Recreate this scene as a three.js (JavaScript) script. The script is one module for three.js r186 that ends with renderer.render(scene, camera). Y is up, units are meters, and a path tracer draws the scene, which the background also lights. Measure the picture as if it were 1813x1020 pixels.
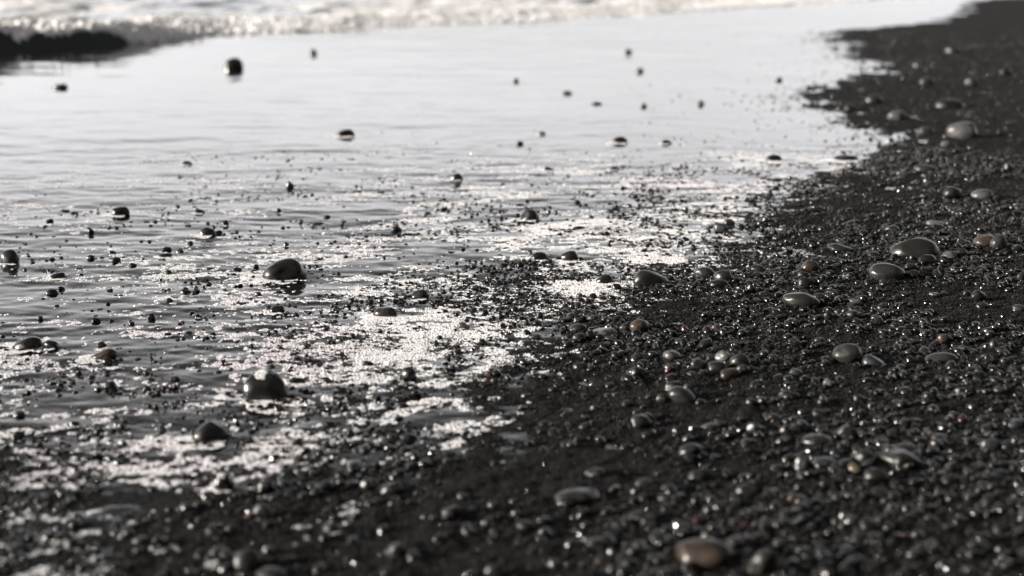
import * as THREE from 'three';
import { mergeVertices } from 'three/addons/utils/BufferGeometryUtils.js';

// ---------- camera, sky, sun, exposure ----------
const scene = new THREE.Scene();
const camera = new THREE.PerspectiveCamera(22.9, 16 / 9, 0.05, 1200);
camera.position.set(0, 0.5, 0);
camera.rotation.x = -0.2563;
camera.focus = 1.92;
camera.userData.fStop = 3.7;

const SUN = new THREE.Vector3(-0.96, 0.235, 0.14).normalize();
const sun = new THREE.DirectionalLight(new THREE.Color().setRGB(1, 0.925, 0.83), 5);
sun.position.copy(SUN).multiplyScalar(30);
sun.castShadow = true;
sun.shadow.radius = 1.6;
sun.shadow.mapSize.set(4096, 4096);
Object.assign(sun.shadow.camera, { left: -6, right: 6, top: 6, bottom: -6, near: 1, far: 60 });
scene.add(sun, sun.target);
sun.target.position.set(0, 0, -3);

const renderer = new THREE.WebGLRenderer({ antialias: true });
renderer.setSize(1024, 576);
renderer.toneMapping = THREE.LinearToneMapping;
renderer.toneMappingExposure = 2.2;
renderer.shadowMap.enabled = true;

// ---------- noise ----------
function rng(seed) {
  let a = seed >>> 0;
  return () => { a = (a + 0x6d2b79f5) | 0; let t = Math.imul(a ^ (a >>> 15), 1 | a); t = (t + Math.imul(t ^ (t >>> 7), 61 | t)) ^ t; return ((t ^ (t >>> 14)) >>> 0) / 4294967296; };
}
const hash = (i, j, k) => { let h = Math.imul(i, 374761393) + Math.imul(j, 668265263) + Math.imul(k, 1274126177); h = Math.imul(h ^ (h >>> 13), 1274126177); h ^= h >>> 16; return (h >>> 0) / 2147483648 - 1; };
const fade = (t) => t * t * t * (t * (t * 6 - 15) + 10);
const mixf = (a, b, t) => a + (b - a) * t;
const sstep = (a, b, x) => { const t = Math.min(1, Math.max(0, (x - a) / (b - a))); return t * t * (3 - 2 * t); };
function noise2(x, y, s = 0) {
  const i = Math.floor(x), j = Math.floor(y), u = fade(x - i), v = fade(y - j);
  return mixf(mixf(hash(i, j, s), hash(i + 1, j, s), u), mixf(hash(i, j + 1, s), hash(i + 1, j + 1, s), u), v);
}
function noise3(x, y, z) {
  const i = Math.floor(x), j = Math.floor(y), k = Math.floor(z), u = fade(x - i), v = fade(y - j), w = fade(z - k);
  const L = (kk) => mixf(mixf(hash(i, j, kk), hash(i + 1, j, kk), u), mixf(hash(i, j + 1, kk), hash(i + 1, j + 1, kk), u), v);
  return mixf(L(k), L(k + 1), w);
}
function fbm(x, y, o, s = 0) { let a = 0, g = 0.55; for (let n = 0; n < o; n++) { a += g * noise2(x, y, s + n); x = x * 2.03 + 7.1; y = y * 2.03 - 3.7; g *= 0.5; } return a; }

// sky: bright hazy overcast, brightest low down, with a warm glow round the low sun
{
  const W = 512, H = 256, d = new Float32Array(W * H * 4), v = new THREE.Vector3();
  for (let r = 0; r < H; r++) {
    const e = ((r + 0.5) / H - 0.5) * Math.PI;
    for (let c = 0; c < W; c++) {
      const a = ((c + 0.5) / W - 0.5) * 2 * Math.PI;
      v.set(Math.cos(e) * Math.cos(a), Math.sin(e), Math.cos(e) * Math.sin(a));
      const deg = Math.max(0, e) * 57.3;
      let L = 0.075 + 0.99 * Math.exp(-((deg / 16.5) ** 2.6)) * (0.47 + 0.53 * sstep(2, 10.5, deg));
      L *= 1 + 0.1 * noise3(v.x * 3, v.y * 14, v.z * 3) + 0.06 * noise3(v.x * 9, v.y * 40, v.z * 9);
      const g = Math.exp(-((Math.acos(Math.min(1, v.dot(SUN))) / 0.45) ** 2)) * 1.3;
      const o = (r * W + c) * 4;
      d[o] = L * 0.985 + g; d[o + 1] = L * 0.98 + g * 0.9; d[o + 2] = L * 1.0 + g * 0.76; d[o + 3] = 1;
    }
  }
  const sky = new THREE.DataTexture(d, W, H, THREE.RGBAFormat, THREE.FloatType);
  sky.mapping = THREE.EquirectangularReflectionMapping;
  sky.magFilter = sky.minFilter = THREE.LinearFilter;
  sky.needsUpdate = true;
  scene.background = sky;
  scene.environment = sky;
}

// ---------- plan of the beach, in metres: x to the right, -z away ----------
// the edge of the wash, the foot of the breaker, and every pebble:
// [x, z, half length, half height, half depth, how far the middle stands out, tilt in degrees, tone, form, label]
const SHORELINE = [[40.0, -40.0], [9.726, -14.819], [3.197, -9.619], [2.629, -8.494], [2.364, -7.784], [2.175, -7.303], [1.968, -6.951], [1.715, -6.699], [1.478, -6.465], [1.332, -6.156], [1.275, -5.719], [1.259, -5.429], [1.223, -5.125], [1.189, -4.816], [1.138, -4.607], [1.001, -4.415], [0.902, -4.237], [0.84, -4.048], [0.817, -3.826], [0.789, -3.648], [0.82, -3.525], [0.852, -3.391], [0.856, -3.267], [0.816, -3.119], [0.743, -2.969], [0.67, -2.859], [0.597, -2.781], [0.531, -2.672], [0.451, -2.518], [0.371, -2.389], [0.32, -2.298], [0.297, -2.213], [0.308, -2.126], [0.304, -2.046], [0.261, -1.971], [0.194, -1.939], [0.143, -1.901], [0.078, -1.819], [0.017, -1.712], [-0.024, -1.612], [-0.061, -1.514], [-0.1, -1.43], [-0.153, -1.361], [-0.189, -1.285], [-0.21, -1.214], [-0.234, -1.175], [-0.287, -1.163], [-0.329, -1.115], [-0.357, -1.049], [-0.37, -0.981], [-0.393, -0.866], [-0.441, -0.684], [-4.0, 4.0]];
const BREAKER = [[-40.0, 30.0], [-3.458, -4.852], [-2.485, -5.229], [-1.969, -5.522], [-1.723, -5.644], [-1.508, -5.849], [-1.235, -6.216], [-0.78, -6.497], [-0.284, -6.804], [0.261, -7.142], [0.887, -7.737], [1.614, -8.385], [2.217, -8.839], [2.888, -9.344], [6.002, -11.081], [44.0, -40.0]];
const PEBBLES = [
  [0.1510, -1.0326, 0.0228, 0.0133, 0.0164, 0.35, -9, 'o', 'n', 'large rust-brown blurred pebble at the bottom of the picture'],
  [-0.2655, -1.4527, 0.0232, 0.0233, 0.0167, 0.08, -4, 'c', 'f', 'dark saddle-shaped pebble with a cap of foam on top'],
  [0.6113, -2.1002, 0.0379, 0.0261, 0.0273, -0.05, 2, 'g', 'd', 'largest grey dome-shaped pebble half buried in dark gravel'],
  [-0.3264, -1.9750, 0.0322, 0.0232, 0.0231, 0.08, -6, 'c', 'n', 'large smooth humped pebble ringed with foam in the wash'],
  [0.3589, -1.2342, 0.0187, 0.0090, 0.0135, 0.35, 8, 'g', 'k', 'grey kite-shaped flat pebble in blurred gravel'],
  [-0.2982, -1.3213, 0.0175, 0.0152, 0.0126, 0.08, -9, 'c', 'n', 'smooth dark egg-shaped pebble in front of the foam-capped pebble'],
  [0.1947, -1.0149, 0.0099, 0.0159, 0.0072, 0.35, 30, 'g', 'n', 'blurred grey pebble beside the large rust-brown pebble'],
  [0.0575, -1.1659, 0.0197, 0.0065, 0.0122, 0.35, 2, 'g', 'n', 'long flat grey pebble out of focus in the dark foreground'],
  [-0.2091, -1.0301, 0.0122, 0.0114, 0.0088, 0.35, -38, 'g', 'n', 'long grey blurred pebble pointing away at the bottom'],
  [0.5300, -1.9507, 0.0274, 0.0155, 0.0198, 0.35, 9, 'g', 'n', 'large flat oval pebble lying in front of the dome-shaped pebble'],
  [0.3859, -1.5640, 0.0180, 0.0145, 0.0130, 0.35, 3, 'g', 'n', 'plump smooth grey pebble standing high on dark gravel'],
  [0.1967, -1.9312, 0.0281, 0.0123, 0.0174, 0.35, 9, 'g', 't', 'grey wedge-shaped pebble sloping down at the edge of the wash'],
  [0.3799, -1.8083, 0.0243, 0.0118, 0.0175, 0.35, 8, 'g', 'n', 'olive-grey glossy oval pebble sloping to one end on fine gravel'],
  [1.0442, -3.2761, 0.0366, 0.0246, 0.0264, 0.35, 5, 'l', 'n', 'large pale-topped blurred pebble on the far dark sand'],
  [0.1795, -1.4257, 0.0152, 0.0092, 0.0109, 0.35, 8, 'g', 'n', 'smooth grey teardrop pebble in front of the cluster'],
  [0.3274, -1.1957, 0.0114, 0.0093, 0.0082, 0.35, -4, 'c', 'n', 'round charcoal pebble with a glint in front of the kite-shaped pebble'],
  [0.2951, -1.2920, 0.0145, 0.0071, 0.0104, 0.35, 0, 'c', 'n', 'dark oblong pebble above a second oblong one in blurred gravel'],
  [-0.1873, -1.0130, 0.0120, 0.0038, 0.0086, 0.35, 0, 'g', 'n', 'grey pebble cut off by the bottom edge'],
  [-0.5802, -1.6283, 0.0180, 0.0104, 0.0130, 0.08, -5, 'k', 'T', 'black whale-backed pebble in the foamy shallows'],
  [0.4942, -1.5618, 0.0198, 0.0092, 0.0123, -0.05, -4, 'g', 'd', 'long low grey pebble half buried in gravel'],
  [-0.2604, -1.1969, 0.0093, 0.0127, 0.0067, 0.08, 6, 'c', 'n', 'dark blurred pebble with a foam fleck on its crown'],
  [-0.1069, -1.1863, 0.0107, 0.0071, 0.0077, 0.35, -18, 'c', 'n', 'dark blurred pebble with a bright glint in the dark foreground'],
  [0.1294, -1.3450, 0.0110, 0.0095, 0.0079, 0.35, 0, 'g', 'n', 'round grey pebble with a dark side in the dark gravel'],
  [0.2584, -1.5379, 0.0118, 0.0111, 0.0085, 0.35, 8, 'g', 'n', 'round grey pebble at the back of the pebble cluster'],
  [0.1106, -1.6749, 0.0168, 0.0088, 0.0121, 0.10, -6, 'l', 'w', 'pale rough-skinned pebble on fine black sand'],
  [-0.7479, -2.0578, 0.0154, 0.0178, 0.0111, 0.08, 0, 'k', 'n', 'round black pebble in the shallows cut close to the left edge'],
  [0.4128, -1.5488, 0.0144, 0.0075, 0.0104, 0.35, 8, 'u', 't', 'blue-grey dented pebble beside the plump grey pebble'],
  [0.7348, -2.1525, 0.0197, 0.0112, 0.0142, 0.35, -4, 'b', 'n', 'brownish-grey speckled pebble behind a round dark one'],
  [-0.1639, -1.7694, 0.0155, 0.0107, 0.0111, 0.10, -4, 'c', 'w', 'flat-topped grey pebble half sunk in foamy shallows'],
  [0.2889, -1.2342, 0.0122, 0.0044, 0.0088, 0.35, 0, 'u', 'f', 'blue-grey oblong flat pebble below the dark oblong pebble'],
  [-0.4768, -1.5868, 0.0159, 0.0077, 0.0099, 0.08, -20, 'b', 'f', 'flat brown pebble tilted up like a slanted slab in the shallows'],
  [1.1702, -3.7980, 0.0388, 0.0230, 0.0241, -0.05, 0, 'k', 'd', 'jet-black low mound of a pebble on the far sand'],
  [0.2757, -1.9715, 0.0156, 0.0109, 0.0112, 0.35, 9, 'c', 'n', 'dark lumpy pebble leaning against the pale-veined pebble'],
  [0.7997, -2.5420, 0.0190, 0.0156, 0.0137, 0.35, 4, 'g', 'n', 'grey rounded pebble on gravel beside a flatter pale one'],
  [0.2673, -1.2317, 0.0080, 0.0093, 0.0058, 0.35, 0, 'c', 'n', 'round dark pebble touching the blue-grey oblong pebble'],
  [0.4559, -1.2736, 0.0083, 0.0096, 0.0060, 0.35, 12, 'u', 'n', 'blurred blue-grey pebble lying alone near the right edge'],
  [0.2316, -1.5246, 0.0123, 0.0077, 0.0088, 0.35, 4, 'k', 'n', 'black oval pebble in the middle of the pebble cluster'],
  [0.7463, -2.1269, 0.0134, 0.0154, 0.0096, 0.35, -8, 'g', 'n', 'round dark pebble leaning on the brownish speckled pebble'],
  [0.2971, -1.9409, 0.0138, 0.0117, 0.0099, 0.35, 6, 'c', 'n', 'dark angular pebble with a pale vein at the water edge'],
  [0.1573, -1.6939, 0.0121, 0.0095, 0.0087, 0.35, 3, 'b', 'n', 'round tan-brown pebble on fine black sand'],
  [-0.1157, -1.5023, 0.0092, 0.0127, 0.0066, 0.08, 0, 'k', 'n', 'round black pebble beside a foam tongue at the water edge'],
  [0.6113, -2.0375, 0.0145, 0.0104, 0.0104, 0.35, 5, 'c', 'n', 'dark oval pebble tucked in front of the grey dome-shaped pebble'],
  [0.2413, -1.5001, 0.0108, 0.0074, 0.0078, 0.35, -14, 'b', 'n', 'brown oval pebble at the front of the pebble cluster'],
  [0.0303, -2.3697, 0.0165, 0.0150, 0.0119, 0.08, 0, 'c', 'n', 'round charcoal pebble standing in bright water with a dark companion behind'],
  [0.4304, -1.9945, 0.0133, 0.0109, 0.0096, 0.35, 4, 'b', 'n', 'brown squarish pebble on the gravel above a pair of round pebbles'],
  [0.8516, -2.5309, 0.0209, 0.0104, 0.0150, 0.35, 2, 'l', 'n', 'pale flat pebble beside the grey rounded far pebble'],
  [0.8332, -2.8276, 0.0243, 0.0102, 0.0151, 0.35, 4, 'g', 'n', 'flat grey pebble on gravel behind the grey rounded far pebble'],
  [0.0860, -2.0758, 0.0145, 0.0113, 0.0105, 0.08, -10, 'c', 'n', 'oval dark pebble with foam at its side, right one of two alike'],
  [0.9685, -3.5760, 0.0234, 0.0181, 0.0169, 0.35, 0, 'l', 'n', 'pale glossy blurred pebble on far sand between black and pale pebbles'],
  [0.1416, -1.5123, 0.0096, 0.0077, 0.0069, 0.35, 5, 'k', 'n', 'black oval pebble with a bright glint between sand and cluster'],
  [-0.1252, -1.8626, 0.0131, 0.0092, 0.0094, 0.08, -5, 'c', 'n', 'oval grey pebble perched on foam behind the flat-topped half-sunk pebble'],
  [0.1858, -1.5763, 0.0113, 0.0061, 0.0081, 0.35, 6, 'l', 'n', 'pale-topped oval pebble lying alone behind the cluster'],
  [-0.9432, -4.8445, 0.0314, 0.0289, 0.0226, 0.08, 0, 'k', 'n', 'blurred black pebble nearest to the breaking wave'],
  [0.5029, -2.1256, 0.0193, 0.0057, 0.0120, 0.35, 2, 'u', 't', 'blue-grey angular flat pebble lying among fine gravel'],
  [-0.6758, -2.4059, 0.0153, 0.0137, 0.0110, 0.08, 0, 'k', 'n', 'smooth black oval pebble alone in the pale wash'],
  [0.2871, -1.9092, 0.0142, 0.0063, 0.0103, 0.35, 0, 'k', 'n', 'flat black pebble lying before the pale-veined pebble'],
  [0.2430, -1.5601, 0.0092, 0.0076, 0.0067, 0.35, 0, 'l', 'n', 'pale grey dished pebble on top of the pebble cluster'],
  [0.1301, -1.9410, 0.0120, 0.0100, 0.0087, 0.08, -5, 'c', 'n', 'oval grey pebble in foam beside the grey wedge-shaped pebble'],
  [0.0421, -2.0825, 0.0137, 0.0098, 0.0099, 0.08, -2, 'c', 'n', 'oval grey pebble at the foamy edge, left one of two alike'],
  [0.2107, -1.5351, 0.0085, 0.0076, 0.0061, 0.35, 0, 'g', 'n', 'round grey pebble at the outer end of the pebble cluster'],
  [0.6198, -1.8255, 0.0100, 0.0092, 0.0072, 0.35, 3, 'c', 'n', 'smooth charcoal pebble on the gravel near the right edge'],
  [0.5701, -1.9747, 0.0099, 0.0107, 0.0071, 0.35, -20, 'c', 'n', 'grey pebble propped behind the end of the flat oval pebble'],
  [-0.4915, -2.2451, 0.0138, 0.0109, 0.0100, 0.08, 0, 'k', 'n', 'glinting black oval pebble with a small one touching its end'],
  [0.9907, -3.8912, 0.0238, 0.0162, 0.0171, 0.35, 0, 'g', 'n', 'grey double-humped pebble on the far sand'],
  [0.2572, -1.5138, 0.0077, 0.0071, 0.0055, 0.35, 0, 'u', 'n', 'small blue-grey pebble wedged in front of the round grey cluster pebble'],
  [0.7064, -2.9833, 0.0241, 0.0088, 0.0149, 0.08, 0, 'k', 'f', 'long black sliver of a pebble at the tip of the water tongue'],
  [-0.3908, -3.3232, 0.0222, 0.0131, 0.0137, 0.08, -5, 'k', 'f', 'thin flat black pebble alone in the calm bright water'],
  [-0.5511, -1.6261, 0.0095, 0.0064, 0.0068, 0.08, 10, 'k', 'n', 'black pointed pebble beside the whale-backed pebble'],
  [1.6219, -5.2955, 0.0281, 0.0212, 0.0202, 0.35, 0, 'g', 'n', 'farthest grey pebble high on the dark sand'],
  [-0.3068, -1.7869, 0.0096, 0.0080, 0.0069, 0.08, 0, 'k', 'n', 'black oval pebble in front of the humped pebble, a companion behind it'],
  [0.7032, -2.3065, 0.0171, 0.0054, 0.0106, 0.35, 3, 'l', 'f', 'pale thin flat pebble behind the grey dome-shaped pebble'],
  [0.4041, -1.9072, 0.0087, 0.0085, 0.0063, 0.35, 0, 'c', 'n', 'left one of two round pebbles touching below the brown squarish pebble'],
  [-0.1086, -2.7401, 0.0123, 0.0112, 0.0089, 0.08, -10, 'k', 'n', 'black pebble standing in calm bright water with a mirror image'],
  [0.4166, -1.9109, 0.0080, 0.0093, 0.0057, 0.35, 0, 'g', 'n', 'right one of two round pebbles touching below the brown squarish pebble'],
  [0.2465, -3.2202, 0.0182, 0.0126, 0.0131, 0.08, 0, 'k', 'n', 'black pebble in the far bright wash left of a similar smaller one'],
  [0.5669, -1.9479, 0.0089, 0.0081, 0.0064, 0.35, 0, 'k', 'n', 'black pebble touching the end of the flat oval pebble'],
  [0.5527, -2.9731, 0.0163, 0.0117, 0.0117, 0.08, 0, 'k', 'n', 'thick flat black pebble at the edge of the bright tongue of water'],
  [-0.2387, -1.4977, 0.0094, 0.0039, 0.0058, 0.08, 0, 'k', 'f', 'flat black pebble just beside the foam-capped pebble'],
  [-0.4675, -1.5695, 0.0072, 0.0052, 0.0052, -0.05, 0, 'k', 'd', 'round black pebble leaning on the slanted brown pebble'],
  [-1.3540, -4.2723, 0.0240, 0.0127, 0.0149, 0.08, 0, 'k', 'f', 'faint flat pebble in the far water below the dark wave'],
  [-0.0125, -1.0087, 0.0089, 0.0084, 0.0064, 0.35, 0, 'c', 'n', 'mid-sized round charcoal pebble in front of the long flat foreground pebble'],
  [0.3280, -1.3097, 0.0096, 0.0096, 0.0069, 0.35, -20, 'c', 'n', 'mid-sized round charcoal pebble right of the dark oblong pebble'],
  [0.1068, -1.1146, 0.0097, 0.0060, 0.0070, 0.35, -8, 'c', 'n', 'nearest mid-sized oval charcoal pebble right of the long flat foreground pebble'],
  [0.1692, -1.2668, 0.0109, 0.0070, 0.0079, 0.35, -25, 'c', 'n', 'mid-sized oval charcoal pebble right of the round grey pebble in dark gravel'],
  [0.0704, -1.0649, 0.0093, 0.0056, 0.0067, 0.35, 0, 'c', 'n', 'mid-sized oval charcoal pebble in front of the long flat foreground pebble'],
  [0.2977, -1.0945, 0.0096, 0.0059, 0.0069, 0.35, 0, 'c', 'n', 'mid-sized oval charcoal pebble in front of the round charcoal pebble with a glint'],
  [-0.2129, -1.1281, 0.0073, 0.0093, 0.0053, 0.35, -30, 'c', 'n', 'second nearest mid-sized round charcoal pebble right of the dark blurred pebble with foam'],
  [-0.0937, -1.0515, 0.0087, 0.0057, 0.0063, 0.35, -20, 'c', 'n', 'mid-sized oval charcoal pebble in front of the dark foreground pebble with glint'],
  [0.3268, -1.2357, 0.0091, 0.0082, 0.0065, 0.35, -10, 'c', 'n', 'mid-sized oval charcoal pebble behind the round charcoal pebble with a glint'],
  [0.1688, -1.2041, 0.0094, 0.0069, 0.0068, 0.35, -30, 'c', 'n', 'mid-sized oval charcoal pebble in front of the round grey pebble in dark gravel'],
  [-0.1696, -1.1899, 0.0092, 0.0059, 0.0066, 0.35, -10, 'c', 'n', 'mid-sized oval charcoal pebble left of the dark foreground pebble with glint'],
  [0.2061, -1.1683, 0.0091, 0.0058, 0.0066, 0.35, -14, 'c', 'n', 'mid-sized oval charcoal pebble left of the blue-grey oblong pebble'],
  [0.0111, -1.0997, 0.0086, 0.0053, 0.0062, 0.35, 0, 'c', 'n', 'mid-sized oval charcoal pebble left of the long flat foreground pebble'],
  [0.2484, -1.1303, 0.0084, 0.0057, 0.0060, 0.35, 10, 'c', 'n', 'mid-sized oval charcoal pebble in front of the blue-grey oblong pebble'],
  [-0.2198, -1.1864, 0.0077, 0.0072, 0.0055, 0.35, -10, 'c', 'n', 'nearest mid-sized round charcoal pebble right of the dark blurred pebble with foam'],
  [0.0768, -1.2163, 0.0089, 0.0053, 0.0064, 0.35, 0, 'c', 'n', 'mid-sized oval charcoal pebble behind the long flat foreground pebble'],
  [-0.0516, -1.1311, 0.0083, 0.0048, 0.0060, 0.35, -12, 'k', 'n', 'mid-sized oval black pebble right of the dark foreground pebble with glint'],
  [-0.1524, -1.1037, 0.0077, 0.0049, 0.0055, 0.35, -20, 'k', 'n', 'mid-sized oval black pebble left of the dark foreground pebble with glint'],
  [0.3925, -1.1920, 0.0078, 0.0056, 0.0056, 0.35, -10, 'c', 'n', 'mid-sized oval charcoal pebble right of the kite-shaped pebble'],
  [0.3764, -1.2715, 0.0098, 0.0036, 0.0071, 0.35, 0, 'c', 'f', 'mid-sized flat charcoal pebble behind the kite-shaped pebble'],
  [-0.2375, -1.0555, 0.0069, 0.0040, 0.0050, 0.35, -25, 'c', 'n', 'nearest mid-sized oval charcoal pebble left of the long grey blurred pebble'],
  [-0.2481, -1.0854, 0.0057, 0.0062, 0.0041, 0.35, 0, 'k', 'n', 'mid-sized round black pebble left of the long grey blurred pebble'],
  [-0.1301, -1.1905, 0.0062, 0.0068, 0.0044, 0.35, -20, 'c', 'n', 'mid-sized round charcoal pebble left of the dark foreground pebble with glint'],
  [0.1187, -1.1933, 0.0077, 0.0046, 0.0056, 0.35, 0, 'g', 'n', 'mid-sized oval grey pebble right of the long flat foreground pebble'],
  [0.1353, -1.1583, 0.0075, 0.0045, 0.0054, 0.35, 0, 'c', 'n', 'second nearest mid-sized oval charcoal pebble right of the long flat foreground pebble'],
  [-0.3050, -1.0789, 0.0070, 0.0041, 0.0051, 0.35, -16, 'c', 'n', 'second nearest mid-sized oval charcoal pebble left of the long grey blurred pebble'],
  [0.0810, -1.6959, 0.0120, 0.0055, 0.0087, 0.35, -8, 'c', 'n', 'nearest mid-sized flat charcoal pebble left of the pale rough pebble'],
  [0.1746, -1.4620, 0.0093, 0.0054, 0.0067, 0.35, -25, 'k', 'n', 'mid-sized oval black pebble behind the grey teardrop pebble'],
  [0.2317, -1.6216, 0.0089, 0.0075, 0.0064, 0.35, 0, 'c', 'n', 'mid-sized oval charcoal pebble right of the pale-topped oval pebble'],
  [0.2661, -1.4683, 0.0093, 0.0049, 0.0067, 0.35, -12, 'c', 'n', 'mid-sized oval charcoal pebble in front of the round grey pebble of the cluster'],
  [0.5015, -1.3356, 0.0080, 0.0051, 0.0058, 0.35, 0, 'u', 'n', 'mid-sized oval blue-grey pebble behind the blurred blue-grey pebble'],
  [0.2384, -1.3263, 0.0057, 0.0078, 0.0041, 0.35, 0, 'u', 'n', 'small round blue-grey pebble left of the dark oblong pebble'],
  [-0.1021, -1.3188, 0.0079, 0.0044, 0.0057, 0.35, 0, 'c', 'n', 'mid-sized oval charcoal pebble behind the dark foreground pebble with glint'],
  [0.4165, -1.3059, 0.0078, 0.0044, 0.0057, 0.35, 0, 'g', 'n', 'mid-sized oval grey pebble left of the blurred blue-grey pebble'],
  [0.4432, -1.2071, 0.0073, 0.0041, 0.0053, 0.35, 0, 'c', 'n', 'mid-sized oval charcoal pebble in front of the blurred blue-grey pebble'],
  [0.1976, -1.3335, 0.0091, 0.0035, 0.0056, 0.35, 0, 'u', 'n', 'mid-sized flat blue-grey pebble in front of the grey teardrop pebble'],
  [0.5170, -1.6338, 0.0076, 0.0079, 0.0055, 0.35, 0, 'r', 'n', 'mid-sized round reddish pebble behind the long low grey pebble'],
  [0.3412, -2.2675, 0.0107, 0.0101, 0.0077, 0.35, 0, 'u', 'n', 'mid-sized oval blue-grey pebble behind the pale-veined pebble'],
  [0.0771, -1.5354, 0.0084, 0.0054, 0.0061, 0.35, -4, 'c', 'n', 'mid-sized oval charcoal pebble left of the black pebble with a glint'],
  [0.3555, -2.0001, 0.0108, 0.0074, 0.0078, 0.35, 0, 'c', 'n', 'mid-sized oval charcoal pebble right of the pale-veined pebble'],
  [0.6525, -2.0667, 0.0120, 0.0069, 0.0087, 0.35, -12, 'l', 'n', 'mid-sized oval pale grey pebble right of the grey dome-shaped pebble'],
  [1.2551, -4.3200, 0.0212, 0.0185, 0.0152, 0.35, 0, 'g', 'n', 'mid-sized oval grey pebble behind the jet-black low pebble'],
  [-0.4888, -1.3241, 0.0067, 0.0065, 0.0049, 0.08, 0, 'k', 'n', 'second nearest mid-sized oval black pebble in front of the whale-backed pebble'],
  [0.4332, -1.7391, 0.0088, 0.0071, 0.0063, 0.35, 0, 'c', 'n', 'mid-sized oval charcoal pebble right of the olive-grey glossy oval pebble'],
  [-0.4387, -1.4741, 0.0077, 0.0066, 0.0056, 0.08, -12, 'k', 'n', 'mid-sized oval black pebble in front of the slanted brown pebble'],
  [0.9806, -3.3507, 0.0177, 0.0119, 0.0128, 0.35, 8, 'g', 'n', 'mid-sized oval grey pebble left of the large pale-topped pebble'],
  [-0.2431, -1.4029, 0.0071, 0.0062, 0.0051, 0.08, -4, 'k', 'n', 'mid-sized oval black pebble in front of the foam-capped pebble'],
  [0.2894, -1.4289, 0.0073, 0.0052, 0.0053, 0.35, 0, 'c', 'n', 'mid-sized oval charcoal pebble right of the round grey pebble of the cluster'],
  [-0.6475, -1.9669, 0.0122, 0.0066, 0.0075, 0.08, -4, 'k', 'f', 'mid-sized flat black pebble right of the round black pebble by the left edge'],
  [0.1584, -1.4240, 0.0061, 0.0064, 0.0044, 0.35, -20, 'c', 'n', 'small round charcoal pebble left of the grey teardrop pebble'],
  [0.2685, -1.3162, 0.0056, 0.0060, 0.0041, 0.35, 0, 'b', 'n', 'small round brown pebble left of the dark oblong pebble'],
  [0.0819, -1.6551, 0.0083, 0.0055, 0.0060, 0.35, -8, 'g', 'n', 'mid-sized oval grey pebble left of the pale rough pebble'],
  [0.4056, -1.3506, 0.0075, 0.0038, 0.0054, 0.35, 0, 'g', 'n', 'mid-sized oval grey pebble behind the kite-shaped pebble'],
  [1.3785, -4.2882, 0.0193, 0.0172, 0.0139, 0.35, 0, 'u', 'n', 'mid-sized oval blue-grey pebble behind the jet-black low pebble'],
  [0.3170, -1.5130, 0.0071, 0.0057, 0.0051, 0.35, 20, 'u', 'n', 'mid-sized oval blue-grey pebble right of the round grey pebble of the cluster'],
  [-0.4417, -1.3555, 0.0057, 0.0049, 0.0041, 0.08, 0, 'k', 'n', 'small round black pebble in front of the slanted brown pebble'],
  [0.6751, -2.0746, 0.0086, 0.0088, 0.0062, 0.35, -10, 'c', 'n', 'small round charcoal pebble left of the brownish speckled pebble'],
  [0.5666, -1.5994, 0.0058, 0.0080, 0.0042, 0.35, 0, 'c', 'n', 'small round charcoal pebble right of the long low grey pebble'],
  [-0.0066, -1.3732, 0.0070, 0.0040, 0.0050, 0.35, 0, 'k', 'n', 'mid-sized oval black pebble right of the round black pebble beside foam'],
  [0.3145, -1.3770, 0.0070, 0.0040, 0.0051, 0.35, 0, 'c', 'n', 'mid-sized oval charcoal pebble behind the dark oblong pebble'],
  [1.5886, -4.6059, 0.0207, 0.0171, 0.0149, 0.35, 0, 'k', 'n', 'mid-sized oval black pebble right of the farthest grey pebble'],
  [-0.5096, -1.3876, 0.0064, 0.0039, 0.0046, 0.08, -10, 'k', 'n', 'nearest mid-sized oval black pebble in front of the whale-backed pebble'],
  [0.2244, -1.9892, 0.0090, 0.0061, 0.0065, 0.08, 0, 'k', 'n', 'mid-sized oval black pebble right of the grey wedge-shaped pebble'],
  [-0.3702, -1.2526, 0.0053, 0.0040, 0.0038, 0.08, -10, 'k', 'n', 'third nearest small oval black pebble left of the egg-shaped pebble'],
  [0.5288, -1.5927, 0.0067, 0.0062, 0.0049, 0.35, 0, 'u', 'n', 'small oval blue-grey pebble right of the long low grey pebble'],
  [0.1976, -1.4086, 0.0060, 0.0054, 0.0043, 0.35, 0, 'c', 'n', 'small oval charcoal pebble right of the grey teardrop pebble'],
  [0.4003, -1.7329, 0.0066, 0.0074, 0.0047, 0.35, 10, 'c', 'n', 'nearest small round charcoal pebble right of the olive-grey glossy oval pebble'],
  [0.1030, -1.7388, 0.0080, 0.0054, 0.0057, 0.35, -10, 'g', 'n', 'mid-sized oval grey pebble behind the pale rough pebble'],
  [0.6195, -2.2650, 0.0112, 0.0064, 0.0081, 0.35, 0, 'c', 'n', 'mid-sized oval charcoal pebble behind the grey dome-shaped pebble'],
  [0.6118, -1.7814, 0.0090, 0.0049, 0.0064, 0.35, -4, 'g', 'n', 'mid-sized oval grey pebble in front of the smooth charcoal pebble'],
  [0.0739, -1.3436, 0.0063, 0.0040, 0.0045, 0.35, 0, 'c', 'n', 'mid-sized oval charcoal pebble left of the round grey pebble in dark gravel'],
  [0.7677, -2.1076, 0.0096, 0.0068, 0.0069, 0.35, 14, 'c', 'n', 'mid-sized oval charcoal pebble right of the brownish speckled pebble'],
  [0.5220, -1.4447, 0.0068, 0.0045, 0.0049, 0.35, 0, 'g', 'n', 'mid-sized oval grey pebble right of the long low grey pebble'],
  [0.4499, -1.3658, 0.0064, 0.0042, 0.0046, 0.35, 0, 'c', 'n', 'mid-sized oval charcoal pebble behind the blurred blue-grey pebble'],
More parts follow.
